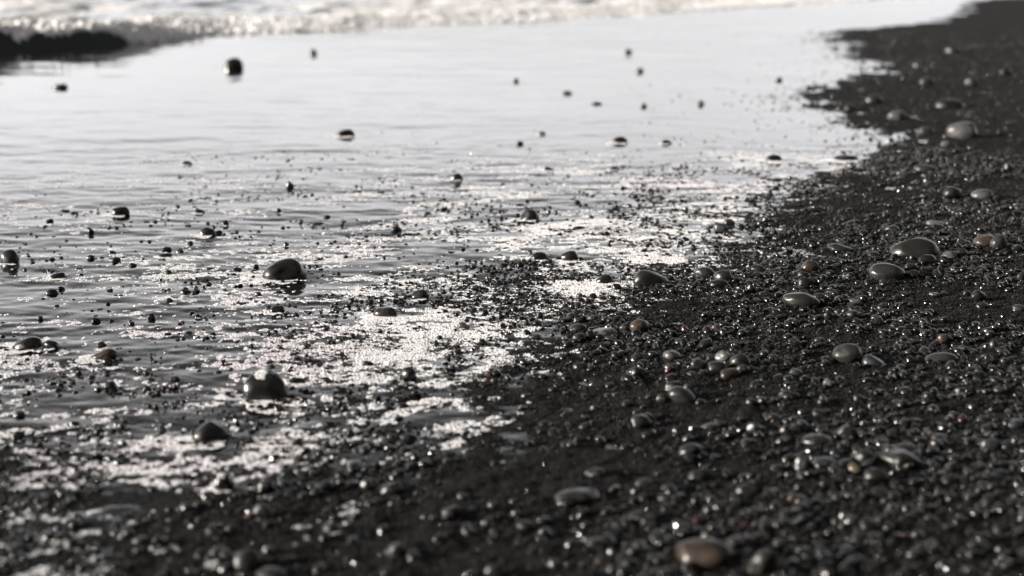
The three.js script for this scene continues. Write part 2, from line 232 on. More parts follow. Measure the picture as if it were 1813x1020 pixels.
  [-0.6286, -1.8779, 0.0078, 0.0059, 0.0056, 0.08, 0, 'k', 'n', 'small oval black pebble in front of the round black pebble by the left edge'],
  [-0.1658, -1.5586, 0.0065, 0.0047, 0.0047, 0.08, 0, 'c', 'n', 'small oval charcoal pebble left of the round black pebble beside foam'],
  [0.4142, -1.9575, 0.0093, 0.0055, 0.0067, 0.35, 6, 'c', 'n', 'mid-sized oval charcoal pebble in front of the brown squarish pebble'],
  [0.9949, -2.8191, 0.0104, 0.0113, 0.0075, 0.35, 0, 'g', 'n', 'small round grey pebble right of the grey rounded far pebble'],
  [-0.5909, -2.0619, 0.0077, 0.0073, 0.0055, 0.08, 0, 'k', 'n', 'nearest small round black pebble in front of the smooth black oval pebble'],
  [-0.4112, -1.3365, 0.0051, 0.0046, 0.0037, 0.08, 0, 'k', 'n', 'small round black pebble left of the egg-shaped pebble'],
  [-0.3236, -1.1925, 0.0046, 0.0040, 0.0033, 0.08, 0, 'k', 'n', 'small round black pebble left of the dark blurred pebble with foam'],
  [-0.1905, -2.2818, 0.0084, 0.0081, 0.0061, 0.08, 0, 'k', 'n', 'small round black pebble in front of the black pebble with a mirror image'],
  [-0.0611, -1.7091, 0.0064, 0.0059, 0.0046, 0.08, 5, 'b', 'n', 'small round brown pebble right of the oval pebble perched on foam'],
  [0.1405, -1.6946, 0.0064, 0.0066, 0.0046, 0.35, 0, 'c', 'n', 'small round charcoal pebble left of the round tan-brown pebble'],
  [0.3441, -1.4718, 0.0056, 0.0058, 0.0041, 0.35, 0, 'l', 'n', 'small round pale grey pebble in front of the plump grey pebble'],
  [0.8933, -3.7560, 0.0167, 0.0113, 0.0120, 0.35, 0, 'k', 'n', 'mid-sized oval black pebble left of the pale glossy far pebble'],
  [0.6546, -1.7716, 0.0082, 0.0050, 0.0059, 0.35, 0, 'g', 'n', 'mid-sized oval grey pebble right of the smooth charcoal pebble'],
  [0.1516, -1.6676, 0.0070, 0.0075, 0.0050, -0.05, 0, 'c', 'd', 'small oval charcoal pebble in front of the round tan-brown pebble'],
  [0.0033, -1.7857, 0.0059, 0.0069, 0.0043, 0.08, 0, 'k', 'n', 'small round black pebble left of the pale rough pebble'],
  [0.5452, -2.0862, 0.0104, 0.0052, 0.0075, 0.35, 4, 'g', 'n', 'mid-sized flat grey pebble behind the flat oval pebble below the dome'],
  [0.3693, -1.3418, 0.0057, 0.0042, 0.0041, 0.35, 0, 'u', 'n', 'small oval blue-grey pebble behind the kite-shaped pebble'],
  [0.4798, -1.4450, 0.0062, 0.0046, 0.0044, 0.35, 0, 'u', 'n', 'small oval blue-grey pebble in front of the long low grey pebble'],
  [0.4385, -1.4271, 0.0061, 0.0045, 0.0044, 0.35, 0, 'c', 'n', 'small oval charcoal pebble in front of the long low grey pebble'],
  [0.3650, -1.4193, 0.0060, 0.0045, 0.0044, 0.35, 0, 'c', 'n', 'small oval charcoal pebble in front of the blue-grey dented pebble'],
  [0.1201, -1.4070, 0.0060, 0.0044, 0.0043, 0.35, 0, 'c', 'n', 'small oval charcoal pebble behind the round grey pebble in dark gravel'],
  [-0.4917, -1.6308, 0.0061, 0.0052, 0.0044, 0.08, 0, 'k', 'n', 'nearest small round black pebble behind the slanted brown pebble'],
  [0.3492, -1.9670, 0.0106, 0.0042, 0.0066, 0.35, -6, 'c', 'n', 'mid-sized flat charcoal pebble right of the pale-veined pebble'],
  [-0.5288, -1.7380, 0.0061, 0.0056, 0.0044, 0.08, 0, 'k', 'n', 'second nearest small round black pebble behind the slanted brown pebble'],
  [0.0334, -1.3547, 0.0063, 0.0031, 0.0046, 0.35, 0, 'k', 'n', 'mid-sized oval black pebble left of the round grey pebble in dark gravel'],
  [0.0286, -1.6641, 0.0083, 0.0035, 0.0052, 0.35, 0, 'c', 'n', 'second nearest mid-sized flat charcoal pebble left of the pale rough pebble'],
  [0.2535, -1.6958, 0.0064, 0.0055, 0.0046, 0.35, 0, 'r', 'n', 'small oval reddish pebble behind the round grey pebble of the cluster'],
  [0.2494, -1.4034, 0.0054, 0.0045, 0.0039, 0.35, 0, 'c', 'n', 'small oval charcoal pebble in front of the round grey pebble of the cluster'],
  [-0.4214, -2.6569, 0.0076, 0.0107, 0.0055, 0.08, 0, 'k', 'n', 'small round black pebble in front of the thin flat black pebble'],
  [0.0121, -2.0365, 0.0063, 0.0074, 0.0045, 0.08, 0, 'k', 'n', 'small round black pebble in front of the round pebble in bright water'],
  [-0.0354, -1.7695, 0.0059, 0.0058, 0.0042, 0.08, -8, 'k', 'n', 'small round black pebble right of the oval pebble perched on foam'],
  [0.4296, -1.7645, 0.0059, 0.0065, 0.0043, 0.35, 0, 'c', 'n', 'second nearest small round charcoal pebble right of the olive-grey glossy oval pebble'],
  [-0.3515, -1.3460, 0.0048, 0.0038, 0.0035, 0.08, 0, 'k', 'n', 'second nearest small oval black pebble left of the egg-shaped pebble'],
  [0.3641, -2.3285, 0.0095, 0.0061, 0.0069, 0.35, 0, 'c', 'n', 'small oval charcoal pebble behind the pale-veined pebble'],
  [0.3784, -1.9905, 0.0082, 0.0051, 0.0059, 0.35, 0, 'c', 'n', 'small oval charcoal pebble left of the brown squarish pebble'],
  [0.5046, -1.6614, 0.0070, 0.0042, 0.0050, 0.35, 0, 'c', 'n', 'small oval charcoal pebble behind the long low grey pebble'],
  [-0.3985, -2.0014, 0.0074, 0.0052, 0.0053, 0.08, 0, 'k', 'n', 'small oval black pebble left of the humped pebble ringed with foam'],
  [0.1202, -1.6531, 0.0076, 0.0034, 0.0055, 0.35, 0, 'g', 'n', 'mid-sized flat grey pebble right of the pale rough pebble'],
  [0.2885, -1.5451, 0.0059, 0.0045, 0.0042, 0.35, 0, 'g', 'n', 'small oval grey pebble right of the round grey pebble of the cluster'],
  [0.0855, -1.3996, 0.0053, 0.0040, 0.0038, 0.35, 0, 'c', 'n', 'small oval charcoal pebble left of the round grey pebble in dark gravel'],
  [0.3269, -1.8798, 0.0055, 0.0076, 0.0039, 0.35, 0, 'k', 'n', 'small round black pebble right of the pale-veined pebble'],
  [0.7131, -1.9301, 0.0057, 0.0079, 0.0041, 0.35, 0, 'g', 'n', 'small round grey pebble right of the smooth charcoal pebble'],
  [-0.2796, -1.3591, 0.0037, 0.0055, 0.0027, 0.08, 0, 'k', 'n', 'small round black pebble right of the egg-shaped pebble'],
  [-0.5230, -2.0917, 0.0103, 0.0050, 0.0064, 0.08, -6, 'k', 'f', 'mid-sized flat black pebble left of the glinting black pebble in the wash'],
  [0.0195, -1.6464, 0.0082, 0.0029, 0.0051, 0.35, 0, 'c', 'n', 'third nearest mid-sized flat charcoal pebble left of the pale rough pebble'],
  [-0.5432, -2.4237, 0.0094, 0.0057, 0.0068, 0.08, 0, 'k', 'n', 'small oval black pebble behind the glinting black pebble in the wash'],
  [0.2008, -1.5065, 0.0064, 0.0032, 0.0046, 0.35, 0, 'g', 'n', 'small flat grey pebble behind the grey teardrop pebble'],
  [0.3508, -3.2074, 0.0117, 0.0079, 0.0084, 0.08, 0, 'k', 'n', 'small oval black pebble right of the black pebble in the far wash'],
  [0.2111, -2.8637, 0.0116, 0.0060, 0.0083, 0.08, 8, 'k', 'n', 'small flat black pebble in front of the black pebble in the far wash'],
  [-0.4472, -1.8850, 0.0070, 0.0043, 0.0050, 0.08, 0, 'k', 'n', 'second nearest small oval black pebble in front of the glinting black pebble in the wash'],
  [-0.4625, -1.7545, 0.0055, 0.0053, 0.0039, 0.08, 0, 'k', 'n', 'third nearest small round black pebble behind the slanted brown pebble'],
  [-0.3746, -1.5038, 0.0057, 0.0032, 0.0041, 0.08, 0, 'k', 'n', 'third nearest small oval black pebble right of the slanted brown pebble'],
  [0.1889, -1.4538, 0.0046, 0.0049, 0.0033, 0.35, 0, 'g', 'n', 'small round grey pebble behind the grey teardrop pebble'],
  [0.3373, -1.6316, 0.0069, 0.0035, 0.0049, 0.35, 0, 'g', 'n', 'second nearest small flat grey pebble left of the plump grey pebble'],
  [0.4623, -1.7350, 0.0073, 0.0038, 0.0052, 0.35, 0, 'g', 'n', 'small flat grey pebble behind the plump grey pebble'],
  [0.2656, -1.3003, 0.0050, 0.0033, 0.0036, 0.35, 0, 'g', 'n', 'small oval grey pebble left of the dark oblong pebble'],
  [0.1069, -1.4741, 0.0056, 0.0038, 0.0040, 0.35, 0, 'c', 'n', 'nearest small oval charcoal pebble left of the black pebble with a glint'],
  [0.1104, -2.2952, 0.0103, 0.0039, 0.0064, 0.08, 0, 'k', 'n', 'mid-sized flat black pebble right of the round pebble in bright water'],
  [0.4550, -1.8169, 0.0083, 0.0035, 0.0052, 0.35, 10, 'l', 'f', 'mid-sized flat pale grey pebble right of the olive-grey glossy oval pebble'],
  [-0.4805, -2.3288, 0.0067, 0.0072, 0.0048, 0.08, 0, 'k', 'n', 'small round black pebble right of the glinting black pebble in the wash'],
  [-0.4959, -1.9871, 0.0061, 0.0054, 0.0044, 0.08, 0, 'k', 'n', 'small round black pebble in front of the glinting black pebble in the wash'],
  [-0.5321, -2.1376, 0.0079, 0.0043, 0.0057, 0.08, 0, 'k', 'n', 'small oval black pebble left of the glinting black pebble in the wash'],
  [-0.3221, -1.3060, 0.0050, 0.0022, 0.0036, 0.08, 0, 'k', 'n', 'nearest small oval black pebble left of the egg-shaped pebble'],
  [0.6382, -1.9911, 0.0074, 0.0047, 0.0054, 0.35, 0, 'g', 'n', 'small oval grey pebble behind the smooth charcoal pebble'],
  [0.4769, -1.7003, 0.0064, 0.0039, 0.0046, 0.35, 0, 'c', 'n', 'small oval charcoal pebble behind the blue-grey dented pebble'],
  [0.4710, -1.6384, 0.0062, 0.0037, 0.0045, 0.35, 0, 'c', 'n', 'small oval charcoal pebble right of the blue-grey dented pebble'],
  [0.9694, -3.1541, 0.0103, 0.0088, 0.0074, 0.35, 0, 'l', 'n', 'small oval pale grey pebble left of the large pale-topped pebble'],
  [-0.0256, -1.5166, 0.0051, 0.0040, 0.0037, 0.35, 0, 'r', 'n', 'small oval reddish pebble right of the round black pebble beside foam'],
  [0.5950, -2.0506, 0.0060, 0.0064, 0.0043, 0.35, 0, 'k', 'n', 'small round black pebble in front of the grey dome-shaped pebble'],
  [-0.6323, -2.0769, 0.0060, 0.0058, 0.0043, 0.08, 0, 'k', 'n', 'second nearest small round black pebble in front of the smooth black oval pebble'],
  [-0.3438, -1.8646, 0.0054, 0.0051, 0.0039, 0.08, 0, 'k', 'n', 'small round black pebble in front of the humped pebble ringed with foam'],
  [0.2126, -1.5055, 0.0054, 0.0034, 0.0039, 0.35, 0, 'c', 'n', 'small oval charcoal pebble behind the grey teardrop pebble'],
  [-0.6753, -2.9234, 0.0101, 0.0064, 0.0072, 0.08, -5, 'k', 'n', 'small oval black pebble right of the smooth black oval pebble'],
  [0.0136, -2.4829, 0.0091, 0.0044, 0.0065, 0.08, 0, 'k', 'n', 'small flat black pebble behind the round pebble in bright water'],
  [-0.7396, -5.3466, 0.0129, 0.0175, 0.0093, 0.08, 0, 'c', 'n', 'tiny round charcoal pebble right of the blurred black pebble near the wave'],
  [-0.1548, -1.8389, 0.0061, 0.0037, 0.0044, 0.08, 0, 'k', 'n', 'small oval black pebble behind the flat-topped half-sunk pebble'],
  [0.4796, -1.9563, 0.0065, 0.0047, 0.0047, 0.35, 0, 'c', 'n', 'small oval charcoal pebble left of the flat oval pebble below the dome'],
  [0.4729, -2.0165, 0.0075, 0.0040, 0.0054, 0.35, 0, 'g', 'n', 'small flat grey pebble right of the brown squarish pebble'],
  [0.6025, -1.9941, 0.0074, 0.0040, 0.0054, 0.35, 0, 'g', 'n', 'small flat grey pebble in front of the grey dome-shaped pebble'],
  [0.6863, -2.0481, 0.0068, 0.0049, 0.0049, 0.35, 0, 'c', 'n', 'small oval charcoal pebble in front of the brownish speckled pebble'],
  [0.5696, -1.8515, 0.0069, 0.0037, 0.0050, 0.35, 0, 'l', 'n', 'small flat pale grey pebble left of the smooth charcoal pebble'],
  [0.5845, -1.8581, 0.0062, 0.0044, 0.0045, 0.35, 0, 'c', 'n', 'small oval charcoal pebble left of the smooth charcoal pebble'],
  [0.3697, -1.6411, 0.0062, 0.0032, 0.0045, 0.35, 0, 'g', 'n', 'nearest small flat grey pebble left of the plump grey pebble'],
  [0.0448, -1.4575, 0.0049, 0.0033, 0.0035, 0.35, 0, 'c', 'n', 'second nearest small oval charcoal pebble left of the black pebble with a glint'],
  [0.0142, -1.4397, 0.0049, 0.0033, 0.0035, 0.35, 0, 'k', 'n', 'small oval black pebble left of the black pebble with a glint'],
  [-0.0399, -1.4324, 0.0048, 0.0033, 0.0035, 0.35, 0, 'c', 'n', 'small oval charcoal pebble right of the round black pebble beside foam'],
  [0.0485, -1.8567, 0.0077, 0.0024, 0.0047, 0.08, -4, 'c', 'n', 'small flat charcoal pebble left of the oval pebble beside the wedge'],
  [0.0922, -1.8602, 0.0054, 0.0045, 0.0039, 0.08, 0, 'r', 'n', 'small round reddish pebble left of the oval pebble beside the wedge'],
  [0.6115, -1.8494, 0.0054, 0.0052, 0.0039, 0.35, 0, 'k', 'n', 'small round black pebble left of the smooth charcoal pebble'],
  [0.4204, -1.7656, 0.0052, 0.0049, 0.0037, 0.35, 0, 'g', 'n', 'small round grey pebble right of the olive-grey glossy oval pebble'],
  [0.4228, -1.5051, 0.0045, 0.0042, 0.0032, 0.35, 0, 'o', 'n', 'small round rust-brown pebble right of the blue-grey dented pebble'],
  [0.4011, -2.3068, 0.0080, 0.0048, 0.0058, 0.35, 0, 'g', 'n', 'small oval grey pebble left of the brown squarish pebble'],
  [-0.4766, -2.2572, 0.0069, 0.0049, 0.0050, 0.08, 0, 'k', 'n', 'small oval black pebble right of the glinting black pebble in the wash'],
  [-0.3197, -1.8019, 0.0056, 0.0037, 0.0040, 0.08, 0, 'k', 'n', 'small oval black pebble in front of the humped pebble ringed with foam'],
  [-0.4504, -1.4672, 0.0046, 0.0029, 0.0033, 0.08, 0, 'k', 'n', 'small oval black pebble in front of the slanted brown pebble'],
  [-0.0497, -1.7874, 0.0044, 0.0051, 0.0032, 0.08, 0, 'k', 'n', 'tiny round black pebble right of the oval pebble perched on foam'],
  [0.0360, -1.7602, 0.0044, 0.0055, 0.0032, 0.35, 0, 'k', 'n', 'tiny round black pebble left of the pale rough pebble'],
  [-0.5058, -2.1769, 0.0058, 0.0055, 0.0042, 0.08, 0, 'k', 'n', 'small round black pebble left of the glinting black pebble in the wash'],
  [-0.6243, -1.9018, 0.0051, 0.0048, 0.0037, 0.08, 0, 'k', 'n', 'small round black pebble right of the round black pebble by the left edge'],
  [0.0751, -2.8522, 0.0092, 0.0054, 0.0066, 0.08, 5, 'k', 'n', 'small oval black pebble behind the round pebble in bright water'],
  [0.0310, -1.7248, 0.0057, 0.0034, 0.0041, 0.35, 0, 'k', 'n', 'small oval black pebble left of the pale rough pebble'],
  [0.5087, -1.7265, 0.0058, 0.0035, 0.0042, 0.35, 0, 'g', 'n', 'small oval grey pebble behind the long low grey pebble'],
  [0.3406, -1.7429, 0.0058, 0.0035, 0.0042, 0.35, 0, 'c', 'n', 'small oval charcoal pebble in front of the olive-grey glossy oval pebble'],
  [0.4226, -4.7264, 0.0133, 0.0111, 0.0095, 0.08, 0, 'c', 'n', 'small oval charcoal pebble behind the black pebble in the far wash'],
  [0.1612, -4.1304, 0.0149, 0.0069, 0.0107, 0.08, 0, 'c', 'n', 'second nearest small flat charcoal pebble behind the black pebble in the far wash'],
  [0.2324, -3.8891, 0.0140, 0.0064, 0.0101, 0.08, 0, 'c', 'n', 'nearest small flat charcoal pebble behind the black pebble in the far wash'],
  [-0.4271, -1.4585, 0.0055, 0.0015, 0.0040, 0.08, -12, 'k', 'f', 'small flat black pebble in front of the slanted brown pebble'],
  [0.0826, -1.7311, 0.0050, 0.0042, 0.0036, 0.35, 0, 'g', 'n', 'small oval grey pebble left of the pale rough pebble'],
  [0.3252, -2.0213, 0.0058, 0.0049, 0.0042, 0.35, 0, 'k', 'n', 'small oval black pebble behind the pale-veined pebble'],
  [-0.7792, -2.3471, 0.0072, 0.0044, 0.0052, 0.08, 0, 'k', 'n', 'small oval black pebble behind the round black pebble by the left edge'],
  [0.2361, -1.9846, 0.0049, 0.0050, 0.0035, 0.08, 0, 'k', 'n', 'tiny round black pebble right of the grey wedge-shaped pebble'],
  [0.0912, -1.8398, 0.0057, 0.0038, 0.0041, 0.35, 0, 'c', 'n', 'small oval charcoal pebble in front of the oval pebble beside the wedge'],
  [-0.4126, -1.5278, 0.0042, 0.0033, 0.0030, 0.08, 0, 'k', 'n', 'nearest small oval black pebble right of the slanted brown pebble'],
  [-0.2172, -1.8153, 0.0049, 0.0039, 0.0035, 0.08, -10, 'c', 'n', 'small oval charcoal pebble left of the flat-topped half-sunk pebble'],
  [0.4229, -2.2402, 0.0060, 0.0056, 0.0043, 0.35, 0, 'g', 'n', 'small oval grey pebble behind the brown squarish pebble'],
  [-0.5590, -2.0361, 0.0059, 0.0038, 0.0042, 0.08, 0, 'k', 'n', 'second nearest small oval black pebble in front of the smooth black oval pebble'],
  [-0.2516, -1.5332, 0.0045, 0.0027, 0.0032, 0.08, 0, 'k', 'n', 'small oval black pebble right of the foam-capped pebble'],
  [-0.3252, -1.3956, 0.0041, 0.0024, 0.0030, 0.08, 0, 'k', 'n', 'small oval black pebble behind the egg-shaped pebble'],
  [0.4542, -1.9718, 0.0057, 0.0042, 0.0041, 0.35, 0, 'g', 'n', 'small oval grey pebble right of the brown squarish pebble'],
  [-0.6854, -2.2622, 0.0051, 0.0059, 0.0037, 0.08, 0, 'k', 'n', 'tiny round black pebble left of the smooth black oval pebble'],
  [0.4390, -5.4031, 0.0130, 0.0129, 0.0093, 0.08, 0, 'c', 'n', 'tiny round charcoal pebble behind the black pebble in the far wash'],
  [0.5177, -3.8977, 0.0094, 0.0092, 0.0068, 0.08, 0, 'k', 'n', 'tiny round black pebble right of the black pebble in the far wash'],
  [-0.3262, -2.3339, 0.0086, 0.0029, 0.0053, 0.08, 0, 'k', 'n', 'small flat black pebble behind the humped pebble ringed with foam'],
  [-0.7808, -2.4370, 0.0089, 0.0031, 0.0055, 0.08, 0, 'k', 'n', 'small flat black pebble left of the smooth black oval pebble'],
  [-0.3333, -1.5652, 0.0039, 0.0034, 0.0028, 0.08, 0, 'k', 'n', 'tiny round black pebble left of the foam-capped pebble'],
  [0.1027, -2.0693, 0.0051, 0.0046, 0.0037, 0.08, 0, 'k', 'n', 'tiny round black pebble behind the oval pebble beside the wedge'],
  [-0.0197, -1.4943, 0.0038, 0.0037, 0.0027, 0.35, 0, 'c', 'n', 'tiny round charcoal pebble right of the round black pebble beside foam'],
  [-0.3999, -1.6872, 0.0053, 0.0024, 0.0038, 0.08, 0, 'k', 'n', 'fourth nearest small oval black pebble right of the slanted brown pebble'],
  [0.0185, -3.1888, 0.0084, 0.0064, 0.0060, 0.08, 0, 'k', 'n', 'small oval black pebble right of the black pebble with a mirror image'],
  [-0.6095, -2.1115, 0.0056, 0.0041, 0.0041, 0.08, 0, 'k', 'n', 'nearest small oval black pebble in front of the smooth black oval pebble'],
  [-0.4343, -1.8897, 0.0051, 0.0036, 0.0036, 0.08, 0, 'k', 'n', 'nearest small oval black pebble in front of the glinting black pebble in the wash'],
  [-0.4578, -1.8337, 0.0049, 0.0034, 0.0035, 0.08, 0, 'c', 'n', 'small oval charcoal pebble behind the slanted brown pebble'],
  [0.1173, -2.5118, 0.0066, 0.0049, 0.0048, 0.08, 0, 'k', 'n', 'small oval black pebble right of the round pebble in bright water'],
  [0.0691, -2.0750, 0.0055, 0.0039, 0.0040, 0.08, -10, 'c', 'n', 'small oval charcoal pebble left of the oval pebble beside the wedge'],
  [-0.6321, -2.0156, 0.0070, 0.0024, 0.0044, 0.08, 0, 'k', 'n', 'small flat black pebble right of the round black pebble by the left edge'],
  [-0.4061, -2.4255, 0.0050, 0.0064, 0.0036, 0.08, 0, 'k', 'n', 'tiny round black pebble right of the glinting black pebble in the wash'],
  [0.0711, -3.3299, 0.0094, 0.0057, 0.0067, 0.08, 14, 'k', 'n', 'small oval black pebble left of the black pebble in the far wash'],
  [-0.7588, -2.4195, 0.0069, 0.0039, 0.0050, 0.08, 0, 'k', 'n', 'small oval black pebble left of the smooth black oval pebble'],
  [-0.4234, -1.6771, 0.0049, 0.0025, 0.0035, 0.08, 0, 'k', 'n', 'second nearest small oval black pebble right of the slanted brown pebble'],
  [0.3566, -3.8443, 0.0093, 0.0079, 0.0067, 0.08, 0, 'c', 'n', 'tiny oval charcoal pebble behind the black pebble in the far wash'],
  [-0.1706, -2.2506, 0.0073, 0.0029, 0.0046, 0.08, 0, 'k', 'n', 'small flat black pebble behind the oval pebble perched on foam'],
  [-0.0533, -1.8369, 0.0061, 0.0022, 0.0038, 0.08, 0, 'c', 'n', 'small flat charcoal pebble right of the oval pebble perched on foam'],
  [0.4862, -1.8525, 0.0046, 0.0041, 0.0033, 0.35, 0, 'g', 'n', 'tiny oval grey pebble in front of the flat oval pebble below the dome'],
  [0.0132, -4.4437, 0.0089, 0.0107, 0.0064, 0.08, 0, 'c', 'n', 'tiny round charcoal pebble left of the black pebble in the far wash'],
  [-0.3752, -2.0229, 0.0042, 0.0047, 0.0030, 0.08, 0, 'k', 'n', 'tiny round black pebble left of the humped pebble ringed with foam'],
  [-0.3519, -2.1622, 0.0044, 0.0050, 0.0032, 0.08, 0, 'k', 'n', 'tiny round black pebble behind the humped pebble ringed with foam'],
  [-0.6035, -1.7493, 0.0036, 0.0041, 0.0026, 0.08, 0, 'k', 'n', 'tiny round black pebble behind the whale-backed pebble'],
  [0.3690, -1.7052, 0.0053, 0.0024, 0.0038, 0.35, 0, 'l', 'f', 'small flat pale grey pebble in front of the olive-grey glossy oval pebble'],
  [0.8336, -4.4520, 0.0098, 0.0094, 0.0071, 0.08, 0, 'k', 'n', 'tiny round black pebble behind the flat black pebble by the water tongue'],
  [-0.3166, -2.3856, 0.0058, 0.0040, 0.0042, 0.08, 0, 'k', 'n', 'tiny oval black pebble behind the humped pebble ringed with foam'],
  [-0.4003, -1.9763, 0.0049, 0.0032, 0.0035, 0.08, 0, 'k', 'n', 'tiny oval black pebble left of the humped pebble ringed with foam'],
];

function signedTable(line, x0, x1, z0, z1, step) {
  const nx = Math.round((x1 - x0) / step) + 1, nz = Math.round((z1 - z0) / step) + 1, t = new Float32Array(nx * nz);
  for (let j = 0; j < nz; j++) for (let i = 0; i < nx; i++) {
    const x = x0 + i * step, z = z0 + j * step;
    let best = 1e9, odd = false;
    for (let k = 0; k + 1 < line.length; k++) {
      const [ax, az] = line[k], [bx, bz] = line[k + 1], dx = bx - ax, dz = bz - az;
      const u = Math.min(1, Math.max(0, ((x - ax) * dx + (z - az) * dz) / (dx * dx + dz * dz)));
      best = Math.min(best, (x - ax - dx * u) ** 2 + (z - az - dz * u) ** 2);
      if (az > z !== bz > z && ax + ((z - az) / (bz - az)) * dx < x) odd = !odd;
    }
    t[j * nx + i] = Math.sqrt(best) * (odd ? 1 : -1);
  }
  return (x, z) => {
    const fx = Math.min(nx - 1.001, Math.max(0, (x - x0) / step)), fz = Math.min(nz - 1.001, Math.max(0, (z - z0) / step)), i = Math.floor(fx), j = Math.floor(fz), o = j * nx + i;
    return mixf(mixf(t[o], t[o + 1], fx - i), mixf(t[o + nx], t[o + nx + 1], fx - i), fz - j);
  };
}
const shore = signedTable(SHORELINE, -7, 8, -14, 2, 0.025);          // above 0 on the drained sand
const breakerRaw = signedTable(BREAKER, -7, 8, -14, 2, 0.03);        // below 0 towards the open sea
const seaward = (x, z) => -breakerRaw(x, z) + 0.05 * noise2(x * 2.2, 3.3, 41) + 0.022 * noise2(x * 7, 9.1, 42);

function sandHeight(x, z) {
  const q = shore(x, z) + 0.03 * noise2(x * 9, z * 6, 5) + 0.015 * noise2(x * 26, z * 20, 6), d = Math.hypot(x, z);
  let h = q < 0 ? -0.0005 - 0.0022 * (1 - Math.exp(q / 0.35)) - 0.005 * sstep(0.9, 2, -q) - 0.0016 * sstep(2.5, 3.4, d) * sstep(0, 0.05, -q) : -0.0004 + 0.0095 * (1 - Math.exp(-q / 0.45));
  h += (q < -0.05 ? 0.0011 : 0.0011 + 0.0009 * sstep(-0.05, 0.1, q)) * fbm(x * 8, z * 8, 2, 11);
  if (d < 7) { const rough = 1 + 0.7 * sstep(0, 0.15, q); h += rough * (0.0011 * noise2(x * 34, z * 34, 14) + 0.0008 * noise2(x * 85, z * 85, 15)); }
  if (d < 4) h += 0.00045 * noise2(x * 210, z * 210, 16);
  const w = seaward(x, z);
  return w > -0.4 ? h - 0.02 * sstep(-0.4, 0.1, w) - 0.3 * sstep(0, 2, w) : h;
}
function waterHeight(x, z) {
  const d = Math.hypot(x, z), near = 1 - sstep(2.0, 4.2, d), wob = 0.35 * noise2(x * 3, z * 3, 21);
  let y = near * (0.0006 * noise2(x * 17 + wob, z * 44 + x * 5 + wob * 4, 22) + 0.0005 * noise2(x * 38, z * 80 + x * 9 + wob * 9, 23) + 0.0002 * noise2(x * 95, z * 170 + wob * 9, 26));
  y += 0.0011 * noise2(x * 2.4, z * 9 + wob * 2, 24) + 0.0006 * noise2(x * 8, z * 22 + wob * 3, 25) + 0.00036 * noise2(x * 22, z * 55, 27) + (d < 5.5 ? 0.00014 * noise2(x * 55, z * 110, 28) : 0);
  return y;
}
const topOf = (x, z) => Math.max(sandHeight(x, z), shore(x, z) < 0.35 ? waterHeight(x, z) : -1);

function named(o, name, label, category, kind, group) {
  o.name = name; o.userData = { label, category };
  if (kind) o.userData.kind = kind;
  if (group) o.userData.group = group;
  o.castShadow = o.receiveShadow = true;
  scene.add(o);
  return o;
}
const lin = (r, g, b) => new THREE.Color().setRGB(r, g, b);

// rows at growing distance, columns that reach far out to both sides
function sheet(rows, columns, reach, height, keep) {
  const xs = [];
  for (const s of [400, 120, 40, 14, 6, 3, 1.8, 1.25]) xs.push(-s);
  for (let i = 0; i <= columns; i++) xs.push(-1 + (2 * i) / columns);
  for (const s of [1.25, 1.8, 3, 6, 14, 40, 120, 400]) xs.push(s);
  const nx = xs.length, pos = new Float32Array(nx * rows.length * 3), uv = new Float32Array(nx * rows.length * 2), index = [];
  rows.forEach((d, j) => {
    const half = reach(d);
    for (let i = 0; i < nx; i++) {
      const o = j * nx + i, x = Math.max(-500, Math.min(500, xs[i] * half));
      pos[o * 3] = x; pos[o * 3 + 1] = height(x, -d); pos[o * 3 + 2] = -d;
      uv[o * 2] = x; uv[o * 2 + 1] = -d;
    }
  });
  for (let j = 0; j + 1 < rows.length; j++) for (let i = 0; i + 1 < nx; i++) {
    const a = j * nx + i, b = a + 1, c = a + nx, e = c + 1;
    if (!keep || keep((pos[a * 3] + pos[e * 3]) / 2, (pos[a * 3 + 2] + pos[e * 3 + 2]) / 2)) index.push(a, b, c, b, e, c);
  }
  const g = new THREE.BufferGeometry();
  g.setAttribute('position', new THREE.BufferAttribute(pos, 3));
  g.setAttribute('uv', new THREE.BufferAttribute(uv, 2));
  g.setIndex(index);
  g.computeVertexNormals();
  return g;
}
function rowsFrom(list) { const out = []; for (const [from, to, n] of list) for (let i = 0; i < n; i++) out.push(from < 0 || to / from < 1 ? mixf(from, to, i / n) : from * (to / from) ** (i / n)); out.push(list[list.length - 1][1]); return out; }

// ---------- black sand ----------
function grainTexture(n, seed) {
  const r = rng(seed), h = new Float32Array(n * n);
  for (let k = 0; k < n * n / 14; k++) {           // overlapping round grains
    const cx = r() * n, cy = r() * n, R = 1.2 + 2.4 * r() ** 3, top = 0.25 + 0.75 * r();
    for (let y = Math.floor(cy - R); y <= cy + R; y++) for (let x = Math.floor(cx - R); x <= cx + R; x++) {
      const q = ((x - cx) ** 2 + (y - cy) ** 2) / (R * R);
      if (q < 1) { const o = ((y + n) % n) * n + ((x + n) % n); h[o] = Math.max(h[o], top * Math.sqrt(1 - q)); }
    }
  }
  const d = new Uint8Array(n * n * 4);
  for (let i = 0; i < n * n; i++) { d[i * 4] = d[i * 4 + 1] = d[i * 4 + 2] = h[i] * 255; d[i * 4 + 3] = 255; }
  const t = new THREE.DataTexture(d, n, n);
  t.wrapS = t.wrapT = THREE.RepeatWrapping; t.magFilter = t.minFilter = THREE.LinearFilter; t.needsUpdate = true;
  return t;
}
const grains = grainTexture(1024, 5);
grains.repeat.set(1.9, 1.9);
const sandMaterial = new THREE.MeshPhysicalMaterial({ color: lin(0.008, 0.0076, 0.0075), roughness: 0.85, specularIntensity: 0.22, bumpMap: grains, bumpScale: 0.0016 });
const sandRows = rowsFrom([[-4, 0.8, 24], [0.8, 3.2, 470], [3.2, 9, 150], [9, 500, 50]]);
